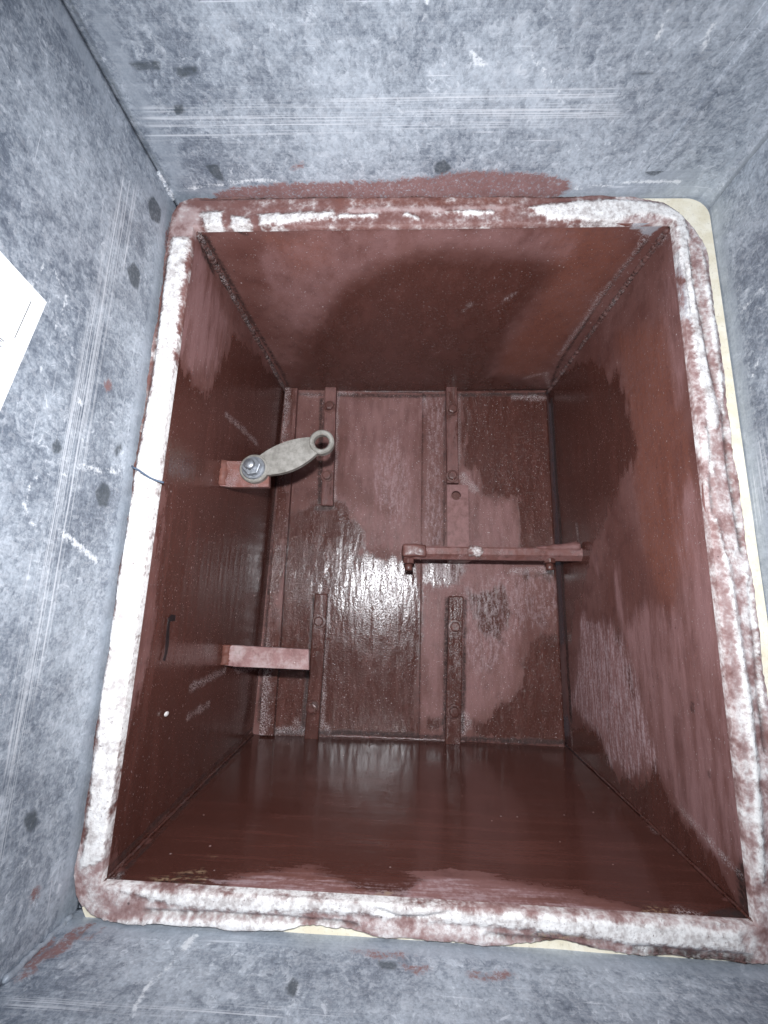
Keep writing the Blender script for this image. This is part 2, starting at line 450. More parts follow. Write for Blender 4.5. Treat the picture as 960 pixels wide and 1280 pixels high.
def srgb(r, g, b):
    f = lambda c: ((c / 255 + .055) / 1.055) ** 2.4 if c > 10 else c / 255 / 12.92
    return (f(r), f(g), f(b))
def paint_material(name, stroke=(1, 1, 1), peel=1.0, wet=.2, vary=1.0, splat=.0, spread=.17, pale_k=.9, chalk_k=.4, soft=8.0, dent=2.0, relief=False, spec=.8):
    """red-brown metal primer: older matt coat, fresh glossy coat, dusty, chalky, bare white and grimy patches, shade painted into corners and beside parts"""
    t = NT(name)
    n_lo = t.noise(14, 2, .6, off=1); n_md = t.noise(70, 3, .62, off=2); n_hi = t.noise(330, 3, .65, off=3)
    st = t.noise(90, 4, .7, co=t.scale(stroke), off=5)                       # brush strokes
    st2 = t.noise(300, 3, .7, co=t.scale(stroke), off=6)
    edge = t.math('ADD', t.math('MULTIPLY', t.math('SUBTRACT', n_md, .5), 14.0), t.math('MULTIPLY', t.math('SUBTRACT', st, .5), 42.0))
    edge = t.math('ADD', edge, t.math('MULTIPLY', t.math('SUBTRACT', t.noise(26, 2, .6, co=t.scale(stroke), off=8), .5), 34.0))
    edge = t.math('ADD', edge, t.math('MULTIPLY', t.math('SUBTRACT', n_hi, .5), 6.0))
    edge_s = t.math('ADD', t.math('MULTIPLY', t.math('SUBTRACT', n_hi, .5), 4.5), t.math('MULTIPLY', t.math('SUBTRACT', n_md, .5), 10.0))
    def m(ch, e, soft, bias=0.0):
        return t.ss(t.math('ADD', t.math('ADD', t.attr(ch), e), bias), -soft, soft)
    fresh = m('fresh', edge, soft); pale = m('pale', edge, 11.0); orange = m('orange', edge, 14.0)
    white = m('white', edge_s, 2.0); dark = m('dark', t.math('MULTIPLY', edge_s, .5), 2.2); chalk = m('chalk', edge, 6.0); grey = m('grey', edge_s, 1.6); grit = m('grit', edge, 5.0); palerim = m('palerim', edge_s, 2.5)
    base = t.mix(t.ss(n_lo, .35, .65), COL['old'], COL['old2'])
    base = t.mix(t.ss(n_md, .45, .75, 0, .55), base, COL['old3'])
    base = t.mix(t.math('MULTIPLY', orange, t.ss(n_hi, .3, .62, .2, .75)), base, COL['orange'])
    base = t.mix(t.math('MULTIPLY', pale, t.ss(st, .3, .65, .25 * pale_k, pale_k)), base, COL['pale'])
    fr = t.mix(t.ss(st, .35, .7, 0, vary), COL['fresh'], COL['fresh2'])
    base = t.mix(t.math('MULTIPLY', fresh, t.ss(st, .28, .5, .72, .97)), base, fr)
    ck = t.math('MULTIPLY', chalk, t.ss(t.math('ADD', st2, t.math('MULTIPLY', n_hi, .6)), .70, 1.0))      # thin chalky bloom, broken up by the brush
    base = t.mix(t.math('MULTIPLY', ck, chalk_k), base, COL['chalk'])
    base = t.mix(t.math('MULTIPLY', palerim, t.ss(t.math('ADD', t.math('MULTIPLY', n_md, .7), t.math('MULTIPLY', n_hi, .3)), .3, .58, .25, .9)), base, t.mix(n_md, srgb(150, 114, 112), srgb(206, 190, 187)))
    base = t.mix(t.math('MULTIPLY', grit, t.ss(n_hi, .42, .55)), base, t.mix(t.ss(st2, .4, .6), srgb(60, 44, 40), srgb(160, 134, 108)))
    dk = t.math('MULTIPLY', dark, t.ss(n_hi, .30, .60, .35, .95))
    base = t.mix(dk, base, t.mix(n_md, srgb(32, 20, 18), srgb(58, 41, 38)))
    base = t.mix(t.math('MULTIPLY', grey, .85), base, srgb(160, 162, 168))
    wm = t.math('MULTIPLY', white, t.ss(t.noise(620, 2, .7, off=12), .24, .36, .35, 1.0))
    base = t.mix(wm, base, t.mix(t.ss(t.math('ADD', t.math('MULTIPLY', n_md, .5), t.math('MULTIPLY', n_hi, .5)), .36, .6), srgb(182, 174, 171), srgb(236, 233, 230)))
    spk = t.ss(t.noise(900, 2, .75, off=19), .47, .62)
    dust = t.math('MULTIPLY', m('dust', edge_s, 3.2), t.math('MULTIPLY', spk, .68))
    if splat: dust = t.math('MAXIMUM', dust, t.math('MULTIPLY', t.ss(t.noise(640, 1, .6, off=23), .70, .76), splat))
    base = t.mix(dust, base, srgb(204, 194, 194))
    vn = t.n.new('ShaderNodeTexVoronoi'); t.link(t.co, vn.inputs['Vector']); vn.inputs['Scale'].default_value = 210     # single flecks of white dust and dark pits
    sep = t.n.new('ShaderNodeSeparateColor'); t.link(vn.outputs['Color'], sep.inputs[0])
    dot = t.ss(t.math('DIVIDE', vn.outputs['Distance'], t.math('ADD', sep.outputs[2], .25)), .05, .2, 1, 0)
    fleck = t.math('MULTIPLY', dot, t.math('GREATER_THAN', sep.outputs[0], .975))
    base = t.mix(t.math('MULTIPLY', fleck, .75), base, srgb(206, 190, 186))
    pits = t.math('MULTIPLY', dot, t.math('GREATER_THAN', sep.outputs[1], .975))
    base = t.mix(t.math('MULTIPLY', pits, .75), base, srgb(50, 34, 34))
    t.link(base, t.bsdf.inputs['Base Color'])
    r = t.mixf(fresh, t.ss(st, .3, .7, .48, .66), t.ss(t.math('ADD', t.math('MULTIPLY', st, .5), t.math('MULTIPLY', n_md, .5)), .36, .64, wet, wet + spread))
    r = t.mixf(t.math('MULTIPLY', ck, .6), r, .6)
    r = t.mixf(t.math('MAXIMUM', t.math('MAXIMUM', t.math('MAXIMUM', wm, dust), dk), t.math('MAXIMUM', grey, palerim)), r, .75)
    t.link(r, t.bsdf.inputs['Roughness'])
    t.bsdf.inputs['Specular IOR Level'].default_value = .5
    t.link(t.mixf(fresh, .35, spec), t.bsdf.inputs['Specular IOR Level'])
    gr = t.noise(520, 2, .65, off=15)
    h1 = t.math('ADD', t.math('MULTIPLY', gr, .9 * peel), t.math('MULTIPLY', st2, .8))
    if dent: h1 = t.math('ADD', h1, t.math('MULTIPLY', t.noise(110, 1, .5, co=t.scale(stroke), off=2.6), dent))
    h1 = t.math('ADD', h1, t.math('MULTIPLY', t.ss(gr, .56, .68), .55 * peel))          # grains caught in the paint
    nb = t.bump(h1, 1.0, .00014)
    if relief: nb = t.bump(t.math('SUBTRACT', wm, dk), .9, .0007, nb)                     # flakes of old white coat stand proud
    t.link(nb, t.bsdf.inputs['Normal'])
    return t.m
COL = dict(old=srgb(102, 66, 60), old2=srgb(119, 84, 79), old3=srgb(83, 52, 48), orange=srgb(122, 74, 60), pale=srgb(146, 110, 108),
           fresh=srgb(72, 41, 34), fresh2=srgb(88, 53, 46), chalk=srgb(194, 172, 175))
def galv_material():
    t = NT('galvanized_zinc')
    n1 = t.noise(19, 3, .6, off=1); n2 = t.noise(120, 5, .72, off=2, dist=.3); n3 = t.noise(520, 2, .7, off=3)
    n0 = t.noise(7, 2, .6, off=11)
    fk = t.noise(150, 4, .72, off=7, dist=.9)                                # flaky crystals
    v = t.math('ADD', t.math('ADD', t.math('MULTIPLY', n1, .35), t.math('MULTIPLY', n0, .55)), t.math('MULTIPLY', n2, .50))
    v = t.math('ADD', v, t.math('MULTIPLY', fk, .35)); v = t.math('ADD', v, t.math('MULTIPLY', t.math('ADD', n3, .2), .36))
    smooth = t.ss(t.math('ADD', t.attr('smooth'), t.math('MULTIPLY', t.math('SUBTRACT', n2, .5), 12)), -4, 6)
    sepc = t.n.new('ShaderNodeSeparateXYZ'); t.link(t.co, sepc.inputs[0])
    hem = t.ss(t.math('ADD', sepc.outputs[1], t.math('MULTIPLY', t.math('SUBTRACT', n2, .5), .008)), -.0095, -.0065)
    sm = t.math('MAXIMUM', t.math('MULTIPLY', smooth, .7), t.math('MULTIPLY', hem, .6))
    v = t.mixf(sm, v, 1.15)
    base = t.mix(t.ss(v, .90, 1.36), srgb(99, 108, 121), srgb(194, 202, 211))
    tuft = t.math('MULTIPLY', t.ss(fk, .58, .68), t.ss(n1, .40, .58, .2, 1.0)); tuft = t.math('MULTIPLY', tuft, t.math('SUBTRACT', 1.0, sm))
    base = t.mix(t.math('MULTIPLY', tuft, .6), base, srgb(224, 228, 234))
    blot = t.math('MULTIPLY', t.ss(n2, .60, .74, 0, .3), t.math('SUBTRACT', 1.0, sm))
    base = t.mix(blot, base, srgb(96, 101, 113))
    vf = t.n.new('ShaderNodeTexVoronoi'); vf.inputs['Scale'].default_value = 330                    # small crisp zinc flakes
    wv_ = t.n.new('ShaderNodeVectorMath'); wv_.operation = 'MULTIPLY_ADD'; cb = t.n.new('ShaderNodeCombineXYZ')
    for k_, q_ in enumerate((n2, fk, n1)): t.link(q_, cb.inputs[k_])
    t.link(cb.outputs[0], wv_.inputs[0]); wv_.inputs[1].default_value = (.02, .02, .02); t.link(t.co, wv_.inputs[2]); t.link(wv_.outputs[0], vf.inputs['Vector'])
    sf = t.n.new('ShaderNodeSeparateColor'); t.link(vf.outputs['Color'], sf.inputs[0]); rough_only = t.math('SUBTRACT', 1.0, sm)
    base = t.mix(t.math('MULTIPLY', t.ss(sf.outputs[0], .70, .95, 0, .24), rough_only), base, srgb(222, 226, 232))
    base = t.mix(t.math('MULTIPLY', t.ss(sf.outputs[1], .72, .95, 0, .22), rough_only), base, srgb(84, 90, 102))
    for ang, of in ((.55, 5.3), (-.9, 6.1), (1.25, 7.7)):                                              # stray hairline scratches
        mr = t.n.new('ShaderNodeMapping'); mr.vector_type = 'POINT'; t.link(t.co, mr.inputs[0]); mr.inputs['Rotation'].default_value = (ang, ang * .7, ang); mr.inputs['Scale'].default_value = (14, 620, 14)
        hair = t.math('MULTIPLY', t.ss(t.noise(1.0, 1, .5, co=mr.outputs[0], off=of), .735, .775), t.ss(n1, .45, .6))
        base = t.mix(t.math('MULTIPLY', hair, .6), base, srgb(226, 230, 236))
    lines = t.ss(t.noise(1.0, 4, .8, co=t.scale((4, 900, 4)), off=3.1), .51, .60)
    scr = t.math('MULTIPLY', t.ss(t.math('ADD', t.attr('scratch'), t.math('MULTIPLY', t.math('SUBTRACT', n1, .5), 14)), -2, 5), lines)
    base = t.mix(t.math('ADD', t.math('MULTIPLY', scr, .62), t.math('MULTIPLY', lines, .08)), base, srgb(228, 231, 236))
    e = t.math('ADD', t.math('MULTIPLY', t.math('SUBTRACT', n3, .5), 5.0), t.math('MULTIPLY', t.math('SUBTRACT', n2, .5), 7.0))
    wh = t.ss(t.math('ADD', t.attr('white'), e), -.8, 1.2); base = t.mix(t.math('MULTIPLY', wh, .7), base, srgb(232, 234, 236))
    dk = t.ss(t.math('ADD', t.attr('dark'), t.math('MULTIPLY', e, .45)), -1.0, 1.4); base = t.mix(t.math('MULTIPLY', dk, t.ss(n3, .3, .6, .55, .85)), base, srgb(62, 70, 76))
    rd = t.ss(t.math('ADD', t.attr('red'), t.math('MULTIPLY', e, 1.6)), -2.0, 2.2); base = t.mix(t.math('MULTIPLY', rd, t.ss(n3, .28, .5, .45, .95)), base, t.mix(n2, COL['old'], COL['pale']))
    t.link(base, t.bsdf.inputs['Base Color'])
    t.link(t.math('MULTIPLY', t.math('SUBTRACT', 1.0, t.math('MAXIMUM', rd, wh)), .2), t.bsdf.inputs['Metallic'])
    t.link(t.ss(n1, .3, .7, .42, .60), t.bsdf.inputs['Roughness'])
    h = t.math('ADD', t.math('MULTIPLY', t.noise(95, 3, .7, off=2), .9), t.math('MULTIPLY', n3, .4))
    t.link(t.bump(h, .35, .0008), t.bsdf.inputs['Normal'])
    return t.m
def plain(name, c1, c2, rough, metal=0.0, sc_=160.0, b=.2):
    t = NT(name); n = t.noise(sc_, 5, .65, off=2); n2 = t.noise(sc_ * 5, 3, .6, off=4)
    base = t.mix(t.ss(n, .32, .68), c1, c2); base = t.mix(t.ss(n2, .56, .7, 0, .3), base, tuple(x * .45 for x in c1))
    t.link(base, t.bsdf.inputs['Base Color']); t.bsdf.inputs['Roughness'].default_value = rough; t.bsdf.inputs['Metallic'].default_value = metal
    t.link(t.bump(t.math('ADD', n, n2), b, .0006), t.bsdf.inputs['Normal']); return t.m

M_L = paint_material('red_primer_brushed_upright', (1, 1, .16), wet=.09, vary=1.0, spread=.11, dent=3.5, spec=1.0, chalk_k=.65, soft=5.0, splat=.4); M_T = paint_material('red_primer_brushed_deep', (.5, .3, 1), splat=.5, pale_k=.5, soft=15.0)
M_B = paint_material('red_primer_wet', (.10, 1, 1), peel=.22, wet=.07, vary=1.0, spread=.09, soft=3.0, dent=.4, chalk_k=.5); M_K = paint_material('red_primer_back', (1, 1, .25), peel=1.7, wet=.13, splat=.8, pale_k=.6, chalk_k=.3, spread=.15, soft=5.0, dent=7.5, spec=.55)
M_P = paint_material('red_primer_small', (1, 1, 1)); M_R = paint_material('red_primer_rim', (1, 1, 1), peel=1.0, wet=.35, relief=True)
M_G = galv_material()
M_CREAM = plain('cream_foam', srgb(226, 216, 190), srgb(240, 233, 214), .85, 0, 90, .25)
M_ZINC = plain('dull_cast_zinc', srgb(118, 114, 107), srgb(150, 146, 139), .5, .15, 140, .35)
M_BOLT = plain('bright_zinc_bolt', srgb(130, 133, 138), srgb(160, 163, 168), .42, .75, 200, .2)
M_PAPER = plain('white_paper', srgb(243, 243, 244), srgb(248, 248, 249), .7, 0, 60, .05)
M_INK = plain('black_ink', srgb(40, 40, 44), srgb(52, 52, 56), .6, 0, 300, .05)
M_MARK = plain('black_marker', srgb(24, 20, 22), srgb(36, 30, 32), .35, 0, 300, .1)
M_THREAD = plain('blue_grey_thread', srgb(70, 84, 104), srgb(96, 110, 128), .8, 0, 900, .3)
M_SEAL = plain('pale_sealant', srgb(196, 200, 204), srgb(228, 228, 226), .6, 0, 240, .5)

# ------------------------------------------------------------------ helpers
def thing(name, label, cat, loc=(0, 0, 0), group=None):
    o = bpy.data.objects.new(name, None); C.objects.link(o); o.location = loc; o.empty_display_size = .02
    o['label'] = label; o['category'] = cat
    if group: o['group'] = group
    return o
def add(name, me, mat, parent=None, label=None):
    o = bpy.data.objects.new(name, me); C.objects.link(o)
    if mat: me.materials.append(mat)
    if parent:
        o.parent = parent                                    # meshes are written in world metres; only an Empty carries an offset
        if parent.type == 'EMPTY': o.matrix_parent_inverse = Matrix.Translation(-parent.location)
    if label: o['label'] = label
    return o
def smooth(me): me.polygons.foreach_set('use_smooth', np.ones(len(me.polygons), bool))
def wob(p, amp, f=1.0, seed=0.0):                # gentle unevenness of hand-worked sheet
    s = np.zeros(len(p))
    rs = np.random.RandomState(int(seed * 10) + 3)
    for k in range(7):
        d = rs.normal(size=3) * f * (14 + 9 * k); s += np.sin(p @ d + rs.uniform(0, 6.28)) / (1 + .6 * k)
    return s * amp / 2.2
def sheet(name, corners, nu, nv, thick, mat, parent, chans, sheet_id, ax, amp=.0004, seed=1.0, label=None, extra=None):
    """a metal sheet: gridded visible face between four corners, real thickness behind it (thick = vector)"""
    a, b, c, d = [np.array(x, float) for x in corners]
    u = np.linspace(0, 1, nu)[None, :, None]; v = np.linspace(0, 1, nv)[:, None, None]
    P = ((1 - u) * (1 - v) * a + u * (1 - v) * b + u * v * c + (1 - u) * v * d).reshape(-1, 3)
    nrm = np.array(thick, float); tn = nrm / np.linalg.norm(nrm)
    Q = P + tn * wob(P, amp, 1.0, seed)[:, None]
    if extra is not None: Q = extra(Q)
    idx = np.arange(nu * nv).reshape(nv, nu)
    F = np.stack([idx[:-1, :-1], idx[:-1, 1:], idx[1:, 1:], idx[1:, :-1]], -1).reshape(-1, 4)
    ring = list(idx[0, :]) + list(idx[1:, -1]) + list(idx[-1, -2::-1]) + list(idx[-2:0:-1, 0])
    n0 = len(Q); B = Q[ring] + nrm; m = len(ring)
    sk = [(ring[i], n0 + i, n0 + (i + 1) % m, ring[(i + 1) % m]) for i in range(m)]
    me = bpy.data.meshes.new(name)
    me.from_pydata(np.vstack([Q, B]).tolist(), [], F.tolist() + sk + [tuple(range(n0 + m - 1, n0 - 1, -1))])
    sm = np.zeros(len(me.polygons), bool); sm[:len(F)] = True; me.polygons.foreach_set('use_smooth', sm)
    keep = [i for i in range(3) if i != ax]; p2 = P[:, keep]
    vals = {ch: field(sheet_id, ch, p2) for ch in chans if ch in SHAPES.get(sheet_id, {})}
    put_attrs(me, chans, vals)
    return add(name, me, mat, parent, label)
def from_bm(bm, name, mat, parent, paint=None, label=None, smth=False, galv=None):
    bmesh.ops.recalc_face_normals(bm, faces=bm.faces)
    me = bpy.data.meshes.new(name); bm.to_mesh(me); bm.free()
    if smth: smooth(me)
    if paint is not None: put_attrs(me, PAINT_CH, paint)
    if galv is not None: put_attrs(me, GALV_CH, galv)
    return add(name, me, mat, parent, label)
def box_bm(x0, x1, y0, y1, z0, z1, bev=.0008, seg=2, bm=None):
    own = bm is None; b = bmesh.new()
    r = bmesh.ops.create_cube(b, size=1.0)
    for vv in b.verts: vv.co = Vector(((x0 + x1) / 2 + vv.co.x * (x1 - x0), (y0 + y1) / 2 + vv.co.y * (y1 - y0), (z0 + z1) / 2 + vv.co.z * (z1 - z0)))
    if bev: bmesh.ops.bevel(b, geom=b.edges[:], offset=bev, segments=seg, affect='EDGES', profile=.5)
    return b
def subdiv_rough(bm, cuts, amp, seed=1.0, long_axis=None):
    bmesh.ops.subdivide_edges(bm, edges=[e for e in bm.edges if e.calc_length() > .006], cuts=cuts, use_grid_fill=True)
    bm.normal_update(); co = np.array([v.co[:] for v in bm.verts]); s = wob(co, amp, 4.0, seed)
    for v, d in zip(bm.verts, s): v.co += v.normal * float(d)
def lathe_bm(profile, center, n=28, ax='y'):     # profile: (radius, height along axis)
    bm = bmesh.new(); rings = []
    for r, h in profile:
        row = []
        for k in range(n):
            a = 2 * math.pi * k / n; x, z = r * math.cos(a), r * math.sin(a)
            co = (x, h, z) if ax == 'y' else (x, z, h)
            row.append(bm.verts.new(Vector(center) + Vector(co)))
        rings.append(row)
    for i in range(len(rings) - 1):
        for k in range(n): bm.faces.new((rings[i][k], rings[i][(k + 1) % n], rings[i + 1][(k + 1) % n], rings[i + 1][k]))
    bm.faces.new(rings[0]); bm.faces.new(list(reversed(rings[-1])))
    return bm
def ring_bm(profile, center, n=40):              # closed profile -> ring about the y axis
    bm = bmesh.new(); rings = []
    for r, h in profile:
        rings.append([bm.verts.new(Vector(center) + Vector((r * math.cos(2 * math.pi * k / n), h, r * math.sin(2 * math.pi * k / n)))) for k in range(n)])
    m = len(rings)
    for i in range(m):
        for k in range(n): bm.faces.new((rings[i][k], rings[i][(k + 1) % n], rings[(i + 1) % m][(k + 1) % n], rings[(i + 1) % m][k]))
    return bm
def hex_bm(r, h, center, ax='y', rot=.2, bev=.0008):
    bm = bmesh.new(); A = []; B = []
    for k in range(6):
        a = rot + math.pi / 3 * k; x, z = r * math.cos(a), r * math.sin(a)
        co = (x, 0, z) if ax == 'y' else (x, z, 0); d = (0, h, 0) if ax == 'y' else (0, 0, h)
        A.append(bm.verts.new(Vector(center) + Vector(co))); B.append(bm.verts.new(Vector(center) + Vector(co) + Vector(d)))
    bm.faces.new(A); bm.faces.new(list(reversed(B)))
    for k in range(6): bm.faces.new((A[k], A[(k + 1) % 6], B[(k + 1) % 6], B[k]))
    bmesh.ops.bevel(bm, geom=bm.edges[:], offset=bev, segments=2, affect='EDGES', profile=.5)
    return bm
def tube_mesh(name, pts, rad, n=10, lump=0.0, seed=1):
    rs = random.Random(seed); P = [Vector(p) for p in pts]; bm = bmesh.new(); rows = []
    for i, p in enumerate(P):
        tdir = (P[min(i + 1, len(P) - 1)] - P[max(i - 1, 0)]).normalized()
        up = Vector((0.31, .2, 1)).cross(tdir).normalized(); sd = tdir.cross(up)
        r = rad(i / (len(P) - 1)) if callable(rad) else rad
        rows.append([bm.verts.new(p + (up * math.cos(2 * math.pi * k / n) + sd * math.sin(2 * math.pi * k / n)) * r * (1 + lump * rs.uniform(-1, 1))) for k in range(n)])
    for i in range(len(rows) - 1):
        for k in range(n): bm.faces.new((rows[i][k], rows[i][(k + 1) % n], rows[i + 1][(k + 1) % n], rows[i + 1][k]))
    bm.faces.new(rows[0]); bm.faces.new(list(reversed(rows[-1])))
    return bm
def outline_bm(pts, y0, y1, bev=.001):           # x,z outline extruded from y0 to y1
    bm = bmesh.new(); A = [bm.verts.new((x, y0, z)) for x, z in pts]; B = [bm.verts.new((x, y1, z)) for x, z in pts]
    bm.faces.new(A); bm.faces.new(list(reversed(B))); n = len(pts)
    for k in range(n): bm.faces.new((A[k], A[(k + 1) % n], B[(k + 1) % n], B[k]))
    if bev:
        bm.verts.ensure_lookup_table()
        es = [e for e in bm.edges if abs(e.verts[0].co.y - e.verts[1].co.y) < 1e-7 and e.verts[0].co.y < (y0 + y1) / 2]
        bmesh.ops.bevel(bm, geom=es, offset=bev, segments=3, affect='EDGES', profile=.5)
    return bm

# ------------------------------------------------------------------ galvanised duct sleeve
duct = thing('galvanized_duct', 'mottled grey galvanized sheet duct surrounding the red-brown steel box', 'duct', (0, -.2, -.272))
X0, X1, ZT, ZB0, ZB1, YF, YE = -.2215, .2378, .2738, -.2690, -.2748, .012, -.36
sheet('duct_wall', ((X0, YF, ZB0 - .002), (X0, YE, ZB0 - .002), (X0, YE, ZT), (X0, YF, ZT)), 120, 150, (-.0012, 0, 0), M_G, duct, GALV_CH, 'SL', 0, .0006, 2, 'side wall with white paper label and red paint spot')
sheet('duct_wall', ((X1, YF, ZB1 - .002), (X1, YE, ZB1 - .002), (X1, YE, ZT), (X1, YF, ZT)), 110, 150, (.0012, 0, 0), M_G, duct, GALV_CH, 'SR', 0, .0006, 3)
def top_bend(Q):                                 # folded corner: the sheet rolls down into the right hand wall
    r = .012; d = np.clip(Q[:, 0] - (X1 - r), 0, r); Q[:, 2] -= r - np.sqrt(np.maximum(r * r - d * d, 0)); return Q
sheet('duct_wall', ((X0, YF, ZT), (X1, YF, ZT), (X1, YE, ZT), (X0, YE, ZT)), 190, 120, (0, 0, .0012), M_G, duct, GALV_CH, 'ST', 2, .0006, 4, 'wall with a band of long white scratches and dark oval spots', top_bend)
sheet('duct_wall', ((X0, YF, ZB0), (X1, YF, ZB1), (X1, YE, ZB1), (X0, YE, ZB0)), 190, 120, (0, 0, -.0012), M_G, duct, GALV_CH, 'SB', 2, .0006, 5, 'wall with red paint smears near its corner')
def bead(pts, r, seed, name='sealant_bead', mat=None, parent=None, n=60, lump=.35, paint=None, galv=None):
    P = [Vector(p) for p in pts]; out = []
    rs = random.Random(seed)
    for i in range(n):
        f = i / (n - 1) * (len(P) - 1); k = min(int(f), len(P) - 2); p = P[k].lerp(P[k + 1], f - k)
        out.append(p + Vector((rs.uniform(-1, 1), 0, rs.uniform(-1, 1))) * r * .25)
    vals = [rs.uniform(.4, 1.35) for _ in range(n)]; vals = [sum(vals[max(0, i - 5):i + 6]) / len(vals[max(0, i - 5):i + 6]) for i in range(n)]; vals[0] = vals[-1] = .3
    bm = tube_mesh(name, out, lambda t: r * vals[min(int(t * (n - 1) + .5), n - 1)], 8, lump, seed)
    return from_bm(bm, name, mat, parent, paint=paint, galv=galv, smth=True)
bead([(X0 + .0005, .004, ZT - .001), (X0 + .0005, -.022, ZT - .001)], .0020, 3, mat=M_G, parent=duct, n=24, lump=.2, galv={'white': .3})
bead([(X0 + .001, .004, ZB0 + .001), (X0 + .001, -.045, ZB0 + .001)], .0020, 5, mat=M_G, parent=duct, n=26, lump=.15, galv={'smooth': 20})
# outward flange of the duct behind the gasket, closes the joint
def ring_plate(name, inner, outer, y0, y1, mat, parent, n_corner=8, r_in=.0, r_out=0.0, galv=None):
    def path(b, r):
        x0, x1, z0, z1 = b; pts = []
        for cx, cz, a0 in ((x1 - r, z1 - r, 0), (x0 + r, z1 - r, 90), (x0 + r, z0 + r, 180), (x1 - r, z0 + r, 270)):
            for k in range(n_corner):
                a = math.radians(a0 + 90 * k / (n_corner - 1)); pts.append((cx + r * math.cos(a), cz + r * math.sin(a)))
        return pts
    I = path(inner, r_in or 1e-5); O = path(outer, r_out or 1e-5); n = len(I); bm = bmesh.new()
    V = [[bm.verts.new((x, y, z)) for x, z in pp] for pp, y in ((I, y0), (O, y0), (O, y1), (I, y1))]
    for j in range(4):
        for k in range(n): bm.faces.new((V[j][k], V[j][(k + 1) % n], V[(j + 1) % 4][(k + 1) % n], V[(j + 1) % 4][k]))
    return from_bm(bm, name, mat, parent, galv=galv)
ring_plate('flange', (-.2125, .2145, -.2555, .2585), (-.25, .266, -.302, .302), .0135, .0155, M_G, duct, galv={})

# cream foam gasket squeezed between duct and box
gk = ring_plate('gasket_strip', (-.2125, .2145, -.2555, .2585), (-.2160, X1 - .0008, -.2745, ZT - .0008), .0042, .0130, M_CREAM, None, 10, .02, .018)
gk['label'] = 'cream foam gasket strip showing in the gap between duct and box rim'; gk['category'] = 'gasket'

# ------------------------------------------------------------------ painted steel box
boxo = thing('steel_box', 'red-brown painted steel box with a worn white rim, sunk inside the galvanized duct', 'box', (0, .15, -.25))
FTL, FTR, FBR, FBL = (-.1985, 0.003, .2425), (.2050, 0.003, .2480), (.2030, 0.003, -.2530), (-.2030, 0.003, -.2485)
BTL, BTR, BBR, BBL = (-.1934, .338, .2408), (.2030, .338, .2456), (.2034, .338, -.2425), (-.2017, .338, -.2420)
wl = sheet('wall_panel', (FBL, BBL, BTL, FTL), 110, 165, (-.003, 0, 0), M_L, boxo, PAINT_CH, 'L', 0, .0006, 6, 'side panel with a black marker stroke and two brackets')
wr = sheet('wall_panel', (FBR, BBR, BTR, FTR), 110, 165, (.003, 0, 0), M_L, boxo, PAINT_CH, 'R', 0, .0006, 7, 'side panel with a pale chalky patch low down')
wt = sheet('wall_panel', (FTL, FTR, BTR, BTL), 140, 110, (0, 0, .003), M_T, boxo, PAINT_CH, 'T', 2, .0006, 8, 'upper panel with orange-brown bare patches')
wb = sheet('wall_panel', (FBL, FBR, BBR, BBL), 140, 110, (0, 0, -.003), M_B, boxo, PAINT_CH, 'B', 2, .0003, 9, 'lower panel, wet glossy dark red paint')
YB = .3005
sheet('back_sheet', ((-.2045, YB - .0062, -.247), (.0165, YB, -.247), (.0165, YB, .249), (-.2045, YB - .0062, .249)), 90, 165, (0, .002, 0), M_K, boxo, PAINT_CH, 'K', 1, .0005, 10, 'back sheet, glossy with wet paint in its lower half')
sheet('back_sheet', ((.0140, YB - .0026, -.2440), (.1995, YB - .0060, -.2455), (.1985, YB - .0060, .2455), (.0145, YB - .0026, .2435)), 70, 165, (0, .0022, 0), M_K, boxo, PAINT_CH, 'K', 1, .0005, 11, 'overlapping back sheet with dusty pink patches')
from_bm(box_bm(.197, .2075, YB + .034, YB + .037, -.247, .249, 0), 'closing_plate', M_P, boxo, paint={'fresh': 20})

